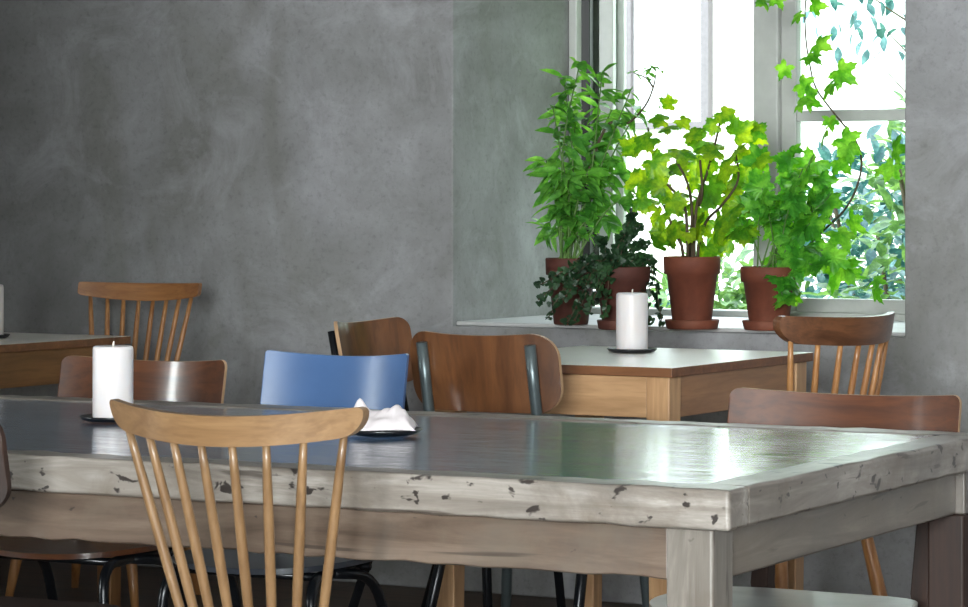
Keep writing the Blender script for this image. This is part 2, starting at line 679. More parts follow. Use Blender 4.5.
class Leaves:
    def __init__(self):
        self.v, self.f = [], []

    def lance(self, p, d, n, l, w):
        """narrow pointed leaf, folded at the midrib and drooping"""
        d = d.normalized()
        s = d.cross(n)
        s = s.normalized() if s.length > 1e-4 else d.orthogonal().normalized()
        n = s.cross(d)
        b = len(self.v)
        prof = ((0, .12), (.25, .8), (.5, 1), (.75, .66), (1, 0))
        for t, k in prof:
            m = p + d * (l * t) - n * (l * .28 * t * t)
            self.v += [tuple(m - s * (w / 2 * k) + n * (w * .16 * k)), tuple(m), tuple(m + s * (w / 2 * k) + n * (w * .16 * k))]
        for j in range(4):
            a = b + j * 3
            self.f += [(a, a + 1, a + 4, a + 3), (a + 1, a + 2, a + 5, a + 4)]

    def lobed(self, p, d, n, r, lobes=5, depth=.38, cup=.15):
        """palmate leaf: pointed lobes, the middle one longest, teeth along the rim"""
        d = d.normalized()
        s = d.cross(n)
        s = s.normalized() if s.length > 1e-4 else d.orthogonal().normalized()
        n = s.cross(d)
        b = len(self.v)
        self.v.append(tuple(p))
        per = 8
        K = lobes * per
        ring = []
        for k in range(K + 1):
            a = -2.75 + 5.5 * k / K
            ph = (k % per) / per
            q = 1 - abs(2 * ph - 1)
            q = q ** .9
            rad = r * (1 - depth + depth * q) * (1.12 - .42 * (abs(a) / 2.75) ** 1.3)
            if k % 2:
                rad *= .87
            a2 = a
            c = p + d * (rad * cos(a2) + r * .12) + s * (rad * sin(a2)) - n * (cup * rad * rad / r * (.55 + .45 * cos(a) ** 2))
            mid = p + (c - p) * .5 + n * (r * .07 * (1 if 3 <= k % per <= 5 else -.4))
            ring.append((len(self.v), len(self.v) + 1))
            self.v += [tuple(mid), tuple(c)]
        for (m0, c0), (m1, c1) in zip(ring, ring[1:]):
            self.f += [(b, m0, m1), (m0, c0, c1, m1)]

    def build(self, name, mat, parent):
        return obj(name, (self.v, self.f), mat, parent)


rnd = random.Random(7)


def rv(r=rnd):
    while True:
        v = Vector((r.uniform(-1, 1), r.uniform(-1, 1), r.uniform(-1, 1)))
        if .05 < v.length < 1:
            return v.normalized()


def shrub(x, y, w, h, mat, n, label, lz=.07, seed=1):
    r = random.Random(seed)
    e = thing('shrub', label, 'shrub', (x, y, -.35), 0, 'shrubs in the garden')
    L = Leaves()
    bs = bmesh.new()
    for k in range(9):
        a = r.uniform(0, 2 * pi)
        top = Vector((cos(a) * w * .35 * r.random(), sin(a) * w * .35 * r.random(), h * r.uniform(.55, .9)))
        tube(bs, smooth_path([(0, 0, 0), top * .5 + rv(r) * .06, top], 4), [.018 - .0011 * j for j in range(9)], 6)
    obj('stem', bs, 'stem', e)
    for k in range(n):
        q = rv(r) * (r.random() ** .4)
        p = Vector((q.x * w / 2, q.y * w / 2, h * .52 + q.z * h * .48))
        L.lance(p, (q + rv(r) * .8), Vector((0, 0, 1)) + rv(r) * .5, lz * r.uniform(.7, 1.4), lz * .55)
    L.build('foliage', mat, e)
    return e


shrub(-4.1, 10.7, 1.1, 1.85, 'bush1', 1500, 'green leafy shrub outside, close behind the right-hand pane', .085, 3)
shrub(-5.0, 12.3, 1.3, 1.8, 'bush2', 1500, 'blue-green shrub outside, behind the glazing bar and plants', .09, 5)
shrub(-5.45, 14.3, 1.3, 2.1, 'bush1', 1200, 'taller green shrub farther out, seen at the middle of the right-hand pane', .1, 9)
shrub(-6.3, 13.3, 1.0, 1.25, 'bush1', 1300, 'low green shrub outside, behind the left-hand window opening', .09, 11)
shrub(-7.6, 14.9, 1.2, 1.0, 'bush2', 900, 'low pale shrub farthest out, near the building', .09, 13)

TR = thing('tree', 'tall thin-leaved tree outside, showing in the upper right pane', 'tree', (-7.5, 16.4, -.35))
bm = bmesh.new()
tube(bm, smooth_path([(1.0, 0, 0), (1.02, .1, 1.2), (1.08, 0, 2.4), (1.0, .1, 3.6)], 4), [.04 - .0027 * k for k in range(13)], 8)
for q in range(7):
    z = 1.9 + .25 * q
    a = rnd.uniform(0, 6.28)
    tube(bm, [(1.05, .05, z), (.8, sin(a) * .2, z + .2), (.45, sin(a) * .4, z + .5)], [.008, .005, .002], 6)
obj('trunk', bm, 'stem', TR)
L = Leaves()
for k in range(170):
    q = rv()
    rr_ = rnd.random() ** .5
    p = Vector((.68 + q.x * .5 * rr_, q.y * .5 * rr_, 2.95 + q.z * .75 * rr_))
    L.lance(p, q + rv(), Vector((0, 0, 1)) + rv() * .6, .1, .05)
L.build('foliage', 'bush2', TR)


# ------------------------------------------------------------------ tables
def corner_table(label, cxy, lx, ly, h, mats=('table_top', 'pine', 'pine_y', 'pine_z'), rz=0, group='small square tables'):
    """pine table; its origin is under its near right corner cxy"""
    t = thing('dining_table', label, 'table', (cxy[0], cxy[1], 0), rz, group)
    bm = bmesh.new()
    box(bm, -lx, 0, 0, ly, h - .022, h)
    tp = obj('tabletop', bm, mats[0], t, bevel=.002)
    tp.data.materials.append(M['laminate'])
    for f in tp.data.polygons:
        if f.normal.z > .9:
            f.material_index = 1
    leg, ins = .062, .012
    xs, ys = (-lx + ins, -ins - leg), (ins, ly - ins - leg)
    for x in xs:
        for y in ys:
            bm = bmesh.new()
            v = box(bm, x, x + leg, y, y + leg, 0, h - .022)
            for q in v[:4]:
                q.co.x += (x + leg / 2 - q.co.x) * .25
                q.co.y += (y + leg / 2 - q.co.y) * .25
            obj('leg', bm, mats[3], t, bevel=.004)
    a0, a1 = h - .022 - .095, h - .0225
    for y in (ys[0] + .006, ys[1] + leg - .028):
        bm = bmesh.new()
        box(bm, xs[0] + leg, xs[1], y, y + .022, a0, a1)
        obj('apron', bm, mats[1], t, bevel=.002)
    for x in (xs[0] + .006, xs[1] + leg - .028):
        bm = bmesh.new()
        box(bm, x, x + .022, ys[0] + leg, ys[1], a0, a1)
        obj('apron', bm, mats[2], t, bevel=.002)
    return t


HS = EYE - .3916
HB = EYE - .445
p = at_h(672, 368, HS)
corner_table('pale pine table below the window with one white candle on it', p, .652, .79, HS)
q = at_h(131, 336, HS)
corner_table('pine table at the left edge, in front of the grey wall', (q[0], q[1] - .8), .7, .8, HS, ('table_top', 'brown_x', 'brown_y', 'brown_z'))

# big old table
TROT = R(1.9)
c0 = at_h(729, 490, HB)
LT, WT = 2.6, 1.23
big = thing('dining_table', 'long old table, chipped whitewashed timber around a dark slate top', 'table', (c0[0], c0[1], 0), TROT)
TH, BW = .063, .075
bm = bmesh.new()
z0, z1 = HB - TH, HB
# frame of four planks, the long ones running through
box(bm, -LT, .001, 0, BW, z0, z1)
box(bm, -LT, .001, WT - BW, WT, z0, z1)
box(bm, -LT, -LT + BW, BW, WT - BW, z0, z1)
bmesh.ops.subdivide_edges(bm, edges=[e for e in bm.edges if e.calc_length() > 1], cuts=60)
for v in bm.verts:
    v.co += Vector((0, rnd.uniform(-1, 1) * .0022, rnd.uniform(-1, 1) * .0014))
obj('table_frame', bm, 'whitewash', big, bevel=.007)
bm = bmesh.new()
box(bm, -BW, 0, BW + .001, WT - BW - .001, z0, z1)
bmesh.ops.subdivide_edges(bm, edges=[e for e in bm.edges if e.calc_length() > .5], cuts=24)
for v in bm.verts:
    v.co += Vector((rnd.uniform(-1, 1) * .002, 0, rnd.uniform(-1, 1) * .0014))
obj('end_plank', bm, 'whitewash_y', big, bevel=.007)
bm = bmesh.new()
box(bm, -LT + BW, -BW, BW, WT - BW, z0 + .01, z1 - .003)
bmesh.ops.subdivide_edges(bm, edges=bm.edges[:], cuts=1)
obj('slate_top', bm, 'slate', big, smooth=False)
LG = .08
AH = .083
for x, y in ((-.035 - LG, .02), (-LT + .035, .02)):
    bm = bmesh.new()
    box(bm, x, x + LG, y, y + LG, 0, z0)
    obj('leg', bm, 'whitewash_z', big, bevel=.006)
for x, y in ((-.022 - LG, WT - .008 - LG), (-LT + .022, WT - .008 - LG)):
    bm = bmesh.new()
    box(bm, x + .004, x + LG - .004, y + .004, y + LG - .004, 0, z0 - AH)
    lg = obj('leg', bm, 'dark_and_shaded_wood', big, bevel=.006)  # shade under the table put into the leg colour
    lg['label'] = 'leg with shade painted dark, under a pale block'
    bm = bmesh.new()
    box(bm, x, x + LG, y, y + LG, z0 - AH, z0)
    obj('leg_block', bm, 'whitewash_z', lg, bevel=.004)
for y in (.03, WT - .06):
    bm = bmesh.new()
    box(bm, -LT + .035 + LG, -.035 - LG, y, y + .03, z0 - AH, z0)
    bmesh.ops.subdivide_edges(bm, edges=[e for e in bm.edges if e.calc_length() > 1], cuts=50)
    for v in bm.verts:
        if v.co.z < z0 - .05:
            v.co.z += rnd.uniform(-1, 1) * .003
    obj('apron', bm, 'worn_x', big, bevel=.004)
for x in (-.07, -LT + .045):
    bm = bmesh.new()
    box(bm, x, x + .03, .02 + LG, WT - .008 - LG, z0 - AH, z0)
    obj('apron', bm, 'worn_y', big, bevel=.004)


# ------------------------------------------------------------------ chairs (facing local -y)
def seat_panel(bm, w, d, z, t, front=.5, dish=.012, back_r=None):
    put = lambda x, y, v: (x, v, z + y)
    e = 2.6
    f = lambda x: d / 2 * max(0, 1 - abs(2 * x / w) ** e) ** (1 / e)
    panel(bm, w, lambda x: -f(x), f, lambda x, v: -dish * (1 - (2 * x / w) ** 2), t, 32, 10, put)


def spindle_chair(label, top_xy, z_top, rz, n=8, w=.42, rail_h=.062, arc=.065, wood_a='birch', wood_b='birch_z', recline=.22, zs=.44, group='spindle-back chairs', square=False, spread=.6, lift=.004):
    yb = .165 + (z_top - zs) * recline
    off = Matrix.Rotation(rz, 3, 'Z') @ Vector((0, yb, 0))
    t = thing('spindle_chair', label, 'chair', (top_xy[0] - off.x, top_xy[1] - off.y, 0), rz, group)
    bm = bmesh.new()
    seat_panel(bm, .42, .40, zs - .016, .03)
    obj('seat', bm, wood_a, t, bevel=.005)
    bend = lambda x: arc * (1 - (2 * x / w) ** 2) - arc     # ends towards the sitter (-y)
    zc = z_top - rail_h / 2
    rl, rt = rr(w, rail_h, rail_h * (.2 if square else .75)), rr(w, rail_h, rail_h * (.1 if square else .2))
    drop = .014 if square else .004
    up = lambda x: lift * (2 * x / w) ** 2
    bm = bmesh.new()
    panel(bm, w, lambda x: zc - min(rl(x), rail_h * .5) * (1 if square else 1) + drop * (2 * x / w) ** 2 + up(x), lambda x: zc + rt(x) + up(x), lambda x, v: yb + bend(x) + (v - zc) * recline, .021, 40, 4)
    obj('top_rail', bm, wood_a, t, bevel=.005)
    for k in range(n):
        u = (k / (n - 1) - .5) * 2
        xt = u * (w / 2 - .032)
        xb = xt * spread
        pb = Vector((xb, .165 - .03 * u * u, zs - .012))
        pt = Vector((xt, yb + bend(xt) - rail_h * .35 * recline, z_top - rail_h * .8 + lift * u * u * .8))
        bm = bmesh.new()
        pts = [pb.lerp(pt, q / 8) for q in range(9)]
        tube(bm, pts, [.006 + .0026 * math.sin(pi * q / 8) ** .8 for q in range(9)], 10)
        obj('spindle', bm, wood_b, t)
    feet = {}
    for sx in (-1, 1):
        for s_y in (-1, 1):
            top = Vector((sx * .14, s_y * .13, zs - .025))
            bot = Vector((sx * .205, s_y * .19 + .01, .0))
            feet[sx, s_y] = (top, bot)
            bm = bmesh.new()
            tube(bm, [bot.lerp(top, q / 6) for q in range(7)], [.011, .014, .0165, .0175, .0165, .015, .013], 12)
            obj('leg', bm, wood_b, t)
    mids = []
    for sx in (-1, 1):
        a = feet[sx, -1][1].lerp(feet[sx, -1][0], .42)
        b = feet[sx, 1][1].lerp(feet[sx, 1][0], .42)
        bm = bmesh.new()
        tube(bm, [a.lerp(b, q / 6) for q in range(7)], [.008, .01, .012, .0125, .012, .01, .008], 10)
        obj('stretcher', bm, wood_b, t)
        mids.append(a.lerp(b, .5))
    bm = bmesh.new()
    tube(bm, [mids[0].lerp(mids[1], q / 6) for q in range(7)], [.008, .01, .012, .0125, .012, .01, .008], 10)
    obj('stretcher', bm, wood_b, t)
    return t


def plywood_chair(label, back_xy, z_top, rz, mat='ply', seat_mat=None, frame='black_steel', w=.40, hb=.19, arc=.05, corner=.05, zs=.445, recline=.2, group='plywood chairs', wooden=False, upright=.145, sd=.40, sw=.41, syc=0.0, r=.0115, tube_mat=None, edge=None):
    yb = .20 + (z_top - zs) * recline
    off = Matrix.Rotation(rz, 3, 'Z') @ Vector((0, yb, 0))
    t = thing('plywood_chair', label, 'chair', (back_xy[0] - off.x, back_xy[1] - off.y, 0), rz, group)
    zc = z_top - hb / 2
    f = rr(w, hb, corner)
    bend = lambda x: arc * (1 - (2 * x / w) ** 2) - arc
    bm = bmesh.new()
    panel(bm, w, lambda x: zc - f(x), lambda x: zc + f(x) - .012 * (1 - (2 * x / w) ** 2), lambda x, v: yb + bend(x) + (v - zc) * recline, .011, 40, 8)
    o = obj('backrest', bm, mat, t, bevel=.0015)
    if mat not in ('blue', 'dark_and_shaded_wood'):
        o.data.materials.append(M['ply_edge'])
    bm = bmesh.new()
    seat_panel(bm, sw, sd, zs, .012, dish=.01)
    for v in bm.verts:
        v.co.y += syc
    o = obj('seat', bm, seat_mat or mat, t, bevel=.003)
    ym = lambda z, x: yb + bend(x) + (z - zc) * recline
    if wooden:
        for sx in (-1, 1):
            bm = bmesh.new()
            x = sx * upright
            z1 = zc + hb * .32
            ring = [(x, yb + .06, 0), (x, .215, zs), (x, ym(z1, x) + .014, z1)]
            for (a, b) in zip(ring, ring[1:]):
                pass
            prev = None
            for (px_, py_, pz_), hw, hd in zip(ring, (.013, .019, .012), (.014, .02, .008)):
                vs = [bm.verts.new((px_ + i * hw, py_ + j * hd, pz_)) for i, j in ((-1, -1), (1, -1), (1, 1), (-1, 1))]
                if prev:
                    for k in range(4):
                        bm.faces.new((prev[k], prev[(k + 1) % 4], vs[(k + 1) % 4], vs[k]))
                else:
                    bm.faces.new(vs[::-1])
                prev = vs
            bm.faces.new(prev)
            obj('back_post', bm, frame, t, bevel=.004)
            bm = bmesh.new()
            v = box(bm, sx * .165 - .017, sx * .165 + .017, -.15 + syc, -.115 + syc, 0, zs - .008)
            for q in v[:4]:
                q.co.x += sx * .015
            obj('leg', bm, frame, t, bevel=.004)
            bm = bmesh.new()
            box(bm, sx * .15 - .01, sx * .15 + .01, -.115 + syc, .2, zs - .055, zs - .012)
            obj('seat_rail', bm, frame, t, bevel=.003)
        return t
    for sx in (-1, 1):
        x = sx * upright
        z1 = zc + hb * .33
        zr = zs - .022
        # one bent tube: back upright, under the seat, down the front leg
        pts = [(x, ym(z1, x) + .017, z1), (x, ym(zc - hb * .5, x) + .017, zc - hb * .5), (x, .205, zs + .03), (x, .17, zr), (sx * .175, -.17, zr), (sx * .205, -.2, 0)]
        bm = bmesh.new()
        tube(bm, round_path(pts, .06), r, 12)
        obj('side_tube', bm, tube_mat or frame, t)
        bm = bmesh.new()
        tube(bm, round_path([(sx * .165, -.05, zr - .001), (sx * .18, .1, zr - .02), (sx * .205, .235, 0)], .07), r, 12)
        obj('leg', bm, frame, t)
        for yy, zz in ((-.2, 0), (.235, 0)):
            bm = bmesh.new()
            lathe(bm, [(0, .0), (.014, .0), (.0145, .012), (.012, .022), (0, .022)], 14, (sx * .205, yy, zz))
            obj('foot_cap', bm, 'black_dish', t)
    for yy, xx in ((.11, .165), (-.1, .17)):
        bm = bmesh.new()
        tube(bm, [(-xx, yy, zr - .004), (xx, yy, zr - .004)], .009, 10)
        obj('cross_tube', bm, frame, t)
    return t


spindle_chair('pale birch spindle chair in the foreground, pulled up to the long table', at_d(214, 4.52), EYE - .332, R(186), 8, w=.44, rail_h=.047, arc=.08, recline=.26, spread=.56, lift=.016)
spindle_chair('orange-brown spindle chair against the grey wall beyond the left-hand table', at_d(147, 8.85), EYE - .26, R(8), 8, w=.40, rail_h=.052, arc=.05, wood_a='oak', wood_b='oak_z', square=True, recline=.22, spread=.6)
spindle_chair('brown spindle chair with rounded top rail under the right end of the window', at_d(861, 6.9), EYE - .28, R(-108), 7, w=.40, rail_h=.066, arc=.085, lift=.006, wood_a='walnut', wood_b='oak_z', recline=.2, spread=.7)

plywood_chair('chair with a dark glossy plywood back at far side of long table, behind the candle', at_d(154, 6.95), EYE - .373, R(2), 'ply_dark', w=.455, hb=.19, corner=.022, arc=.06, zs=.385)
plywood_chair('chair with a sky-blue backrest at the far side of the long table', at_d(342, 6.7), EYE - .348, R(4), 'blue', 'grey_seat', w=.36, zs=.385, hb=.2, corner=.008, arc=.045, upright=.13)
plywood_chair('small brown plywood chair behind the blue chair, side-on to the window table', at_d(360, 7.6), EYE - .31, R(92), 'ply', w=.36, hb=.17, corner=.035, arc=.05)
plywood_chair('brown plywood chair with grey steel uprights, its back to us at the window table', at_d(477, 6.72), EYE - .302, R(180), 'ply', w=.385, hb=.185, corner=.06, arc=.04, tube_mat='steel', r=.013, upright=.14)
plywood_chair('wide brown chair at the right end of the long table, window glare painted on its seat', at_d(854, 5.95), EYE - .385, R(0), 'ply_warm', 'seat_glare', 'dark_and_shaded_wood', w=.49, hb=.16, corner=.02, arc=.066, wooden=True, upright=.17, zs=.388, sd=.46, sw=.48, syc=-.06)
plywood_chair('dark chair cut off by the left edge of the picture, nearest the camera', at_d(-111, 4.9), EYE - .342, R(182), 'dark_and_shaded_wood', w=.40, hb=.175, corner=.05, arc=.05)


# ------------------------------------------------------------------ candles, dishes, napkin
def candle(label, dish_label, xy, z, r, h, dr, ox=0):
    bm = bmesh.new()
    lathe(bm, [(0, 0), (dr * .75, 0), (dr * .9, .003), (dr, .009), (dr * .97, .0105), (dr * .85, .0055), (0, .005)], 40)
    d = obj('candle_dish', bm, 'black_dish')
    d.location = (xy[0], xy[1], z + .0004)
    tag(d, dish_label, 'dish', 'black candle dishes')
    bm = bmesh.new()
    lathe(bm, [(0, 0), (r * .97, 0), (r, .004), (r, h - .008), (r * .97, h - .002), (r * .88, h), (r * .6, h - .004), (r * .2, h - .008), (0, h - .008)], 40)
    c = obj('candle', bm, 'wax')
    c.location = (xy[0] + ox, xy[1], z + .0062)
    tag(c, label, 'candle', 'white pillar candles')
    bm = bmesh.new()
    tube(bm, smooth_path([(0, 0, h - .009), (.0005, 0, h), (.002, 0, h + .009)], 3), .0016, 6)
    obj('wick', bm, 'wick', c)


candle('white pillar candle on the long table, behind the foreground chair', 'black dish under the candle on the long table', at_h(113, 421, HB), HB, .040, .142, .066)
candle('white pillar candle on the window table, below the plants', 'black dish under the candle on the window table', at_h(632, 352.5, HS), HS, .0395, .142, .063)
candle('white candle cut off by the left edge, on the left-hand table', 'black dish under the candle at the left edge of the picture', at_h(-10, 338, HS), HS, .037, .14, .055)

nx, ny = at_h(383, 435, HB)
bm = bmesh.new()
lathe(bm, [(0, 0), (.05, 0), (.066, .004), (.074, .011), (.071, .0125), (.06, .0065), (0, .006)], 40)
d = obj('plate', bm, 'black_dish')
d.location = (nx, ny, HB)
tag(d, 'small black plate under the crumpled napkin on the long table', 'plate')
bm = bmesh.new()
N = 26
rn = random.Random(21)
grid = []
from mathutils import noise as mnoise
for i in range(N + 1):
    row = []
    for j in range(N + 1):
        u, v = i / N * 2 - 1, j / N * 2 - 1
        rad = math.hypot(u, v)
        x, y = u * .062, v * .05
        ed = max(0, 1 - max(abs(u), abs(v)) ** 4)
        f1 = mnoise.noise(Vector((u * 1.1, v * 1.1, 3.1)))
        f2 = abs(mnoise.noise(Vector((u * 2.0 + 5, v * 1.6, 1.7))))
        z = .012 + ed * (.016 + .016 * f1 + .02 * f2)
        z += .036 * math.exp(-((u + .72) ** 2 * 14 + (v - .1) ** 2 * 6)) + .018 * math.exp(-((u - .35) ** 2 * 3 + v * v * 3))
        row.append(bm.verts.new((x + .012 * f1, y, max(.0085, z))))
    grid.append(row)
for i in range(N):
    for j in range(N):
        bm.faces.new((grid[i][j], grid[i + 1][j], grid[i + 1][j + 1], grid[i][j + 1]))
npk = obj('napkin', bm, 'linen')
sol = npk.modifiers.new('thick', 'SOLIDIFY')
sol.thickness = .0015
npk.location = (nx, ny, HB)
npk.rotation_euler = (0, 0, YAW)
tag(npk, 'crumpled white paper napkin on a black plate on the long table', 'napkin')


# ------------------------------------------------------------------ plants on the sill
def pot(parent, r, h, mat):
    rim = h * .26
    bm = bmesh.new()
    lathe(bm, [(0, 0), (r * .66, 0), (r * .69, .004), (r * .9, h - rim), (r * 1.0, h - rim + .002), (r * 1.02, h - .004), (r * 1.0, h), (r * .92, h), (r * .9, h - .006), (r * .86, h - .03), (0, h - .03)], 48)
    obj('pot', bm, mat, parent)
    bm = bmesh.new()
    lathe(bm, [(0, h - .018), (r * .5, h - .016), (r * .87, h - .024), (r * .86, h - .0299), (0, h - .0299)], 30)
    obj('soil', bm, 'soil', parent)


def saucer(label, xy, r, mat):
    bm = bmesh.new()
    lathe(bm, [(0, 0), (r * .9, 0), (r * .94, .004), (r, .024), (r * .98, .026), (r * .93, .022), (r * .88, .008), (0, .007)], 44)
    o = obj('pot_saucer', bm, mat)
    o.location = (xy[0], xy[1], SILL - .0004)
    return tag(o, label, 'saucer', 'terracotta saucers on the sill')


def loc(o, p):                         # world point into a plant's own space
    return Vector(p) - o.location


UP = Vector((0, 0, 1))
# 1 tall bushy plant with narrow leaves
x1 = at_h(571, 324.5, SILL)
P1 = thing('potted_plant', 'tall bushy narrow-leaved plant in the leftmost terracotta pot', 'plant', (x1[0], x1[1], SILL + .0005), 0, 'potted plants on the sill')
pot(P1, .072, .19, 'pot_b')
L, st = Leaves(), bmesh.new()
r1 = random.Random(4)
D1 = (EYE - SILL) * FPX / (324.5 - HOR)
tips = [(572, 62), (556, 78), (594, 74), (545, 108), (604, 110), (622, 92), (628, 112), (538, 160), (548, 205), (590, 140), (612, 165), (568, 120), (580, 170), (560, 175), (635, 190), (540, 230), (606, 215), (596, 190)]
for (tx, ty) in tips:
    e = at3(tx + 8, ty, D1 + r1.uniform(-.1, .1)) - P1.location
    b = Vector((r1.uniform(-.035, .035), r1.uniform(-.035, .035), .17))
    m = b.lerp(e, .5) + Vector((r1.uniform(-.02, .02), r1.uniform(-.02, .02), .05))
    path = smooth_path([b, m, e], 9)
    tube(st, path, [.0036 - .0001 * k for k in range(len(path))], 6)
    for k in range(5, len(path)):
        for side in range(r1.choice((1, 1, 2, 2)) if k < 14 else 3):
            dd = (path[k] - path[k - 1]).normalized()
            a = rv(r1)
            a = (a - dd * a.dot(dd)).normalized()
            L.lance(path[k], a + dd * r1.uniform(-.3, .9) - UP * r1.uniform(-.1, .6), UP + rv(r1) * .9, r1.uniform(.04, .088), r1.uniform(.018, .034))
obj('stem', st, 'green_stem', P1)
L.build('foliage', 'leaf1', P1)
# the bare branch reaching over the opening
bm = bmesh.new()
br = smooth_path([at3(582, 190, D1) - P1.location, at3(606, 127, D1) - P1.location, at3(628, 123, D1) - P1.location, at3(645, 106, D1) - P1.location, at3(653, 88, D1) - P1.location, at3(656, 74, D1) - P1.location], 6)
tube(bm, br, [.0048 - .0001 * k for k in range(len(br))], 8)
tw = smooth_path([at3(653, 87, D1) - P1.location, at3(646, 78, D1) - P1.location, at3(634, 73, D1) - P1.location], 4)
tube(bm, tw, [.003 - .0002 * k for k in range(len(tw))], 6)
obj('branch', bm, 'stem', P1)
L = Leaves()
for (a, b) in ((656, 72), (660, 70), (652, 68), (646, 76), (634, 73), (628, 74), (642, 70), (668, 98), (662, 104), (655, 78)):
    for q in range(2):
        L.lance(at3(a, b, D1) - P1.location, rv(r1) + UP * .2, UP + rv(r1) * .6, r1.uniform(.022, .04), .014)
L.build('branch_leaves', 'leaf1', P1)

# 2 trailing plant with small dark leaves
x2 = at_h(622, 325.5, SILL + .01)
P2 = thing('potted_plant', 'trailing plant with small dark leaves in the second terracotta pot', 'plant', (x2[0], x2[1], SILL + .0085), 0, 'potted plants on the sill')
pot(P2, .078, .165, 'pot_b')
saucer('dark red saucer under the second pot, partly behind the candle', x2, .07, 'pot_b')
L, st = Leaves(), bmesh.new()
D2 = (EYE - SILL - .01) * FPX / (325.5 - HOR)
r2 = random.Random(12)
ends = [(540, 285, -.12), (548, 318, -.12), (562, 300, -.14), (575, 320, -.16), (590, 312, -.16), (598, 290, -.12), (585, 286, -.14), (556, 282, -.13), (605, 318, -.14), (655, 300, -.02), (662, 320, -.02), (650, 322, -.05), (645, 285, 0), (640, 225, 0), (630, 235, .02), (648, 245, 0), (618, 240, .02), (652, 262, 0), (600, 240, .0), (636, 210, .02), (568, 322, -.15), (552, 306, -.13), (538, 300, -.1)]
for (tx, ty, dz) in ends:
    e = at3(tx, ty, D2 + dz) - P2.location
    e.z = max(e.z, .012)
    b = Vector((r2.uniform(-.04, .04), r2.uniform(-.04, .04), .15))
    m = b.lerp(e, .45)
    m.z = max(b.z + .03, e.z * .5 + b.z * .5 + .03)
    path = smooth_path([b, m, e], 9)
    tube(st, path, .0016, 5)
    for k in range(4, len(path)):
        for q in range(3):
            a = rv(r2)
            L.lobed(path[k] + a * .006, a + UP * .1 - Vector((0, .5, 0)), Vector((.2, -1, .5)) + rv(r2) * .7, r2.uniform(.008, .015), 3, .3, .2)
obj('stem', st, 'stem', P2)
L.build('foliage', 'leaf2', P2)

# 3 broad-leaved plant
x3 = at_h(692, 325, SILL + .01)
P3 = thing('potted_plant', 'bright broad-leaved plant in the third pot, right of the candle', 'plant', (x3[0], x3[1], SILL + .0085), 0, 'potted plants on the sill')
pot(P3, .078, .192, 'pot_a')
saucer('terracotta saucer under the third pot, just right of the candle', x3, .076, 'pot_a')
D3 = (EYE - SILL - .01) * FPX / (325 - HOR)
r3 = random.Random(31)
L, st = Leaves(), bmesh.new()
stems = [[(688, 250), (684, 205), (664, 180), (652, 150), (648, 128)], [(694, 250), (697, 205), (708, 170), (716, 140), (722, 112)], [(690, 250), (692, 215), (688, 185), (676, 160)],
         [(697, 250), (706, 222), (722, 205), (738, 180), (735, 150)], [(684, 250), (672, 225), (664, 205)], [(692, 250), (694, 220), (702, 195), (700, 160)]]
for s_ in stems:
    path = smooth_path([at3(a, b, D3 + r3.uniform(-.05, .05)) - P3.location for a, b in s_], 6)
    path[0].z = min(path[0].z, .17)
    tube(st, path, [.0048 - .00008 * k for k in range(len(path))], 7)
obj('stem', st, 'stem', P3)
big3 = [(637, 186, 22), (668, 168, 22), (652, 160, 17), (650, 138, 16), (690, 170, 17), (705, 160, 18), (680, 150, 18), (664, 120, 13), (672, 105, 11), (722, 112, 13), (716, 125, 11), (735, 135, 17), (752, 132, 15), (718, 150, 18), (730, 165, 18), (748, 168, 16), (708, 185, 19), (725, 195, 19), (742, 205, 18), (690, 195, 18), (672, 200, 15), (660, 215, 17), (668, 235, 17), (680, 240, 16), (700, 225, 18), (715, 232, 18), (730, 240, 17), (745, 228, 17), (706, 246, 14), (655, 205, 13), (690, 232, 13), (663, 246, 13), (702, 140, 14), (690, 132, 12), (655, 232, 12), (740, 188, 15), (757, 160, 14), (700, 207, 14), (637, 150, 15), (645, 170, 13), (722, 215, 16), (676, 222, 13), (736, 150, 12), (712, 200, 13), (640, 200, 12), (729, 183, 13)]
for (a, b, s_) in big3:
    pp = at3(a, b, D3 + r3.uniform(-.09, .1)) - P3.location
    L.lobed(pp, Vector((r3.uniform(-1, 1), r3.uniform(-.6, .1), r3.uniform(-.7, .3))), Vector((r3.uniform(-.8, .8), -.8, r3.uniform(-.3, 1.2))), s_ * D3 / FPX * 1.15, 5, .32, .35)
for k in range(18):
    pp = at3(r3.uniform(655, 752), r3.triangular(105, 255, 210), D3 + r3.uniform(-.11, .12)) - P3.location
    L.lobed(pp, Vector((r3.uniform(-1, 1), r3.uniform(-.6, .3), r3.uniform(-.8, .4))), Vector((r3.uniform(-1, 1), -.7, r3.uniform(-.3, 1.2))), r3.uniform(11, 20) * D3 / FPX, 5, .35, .35)
L.build('foliage', 'leaf3', P3)

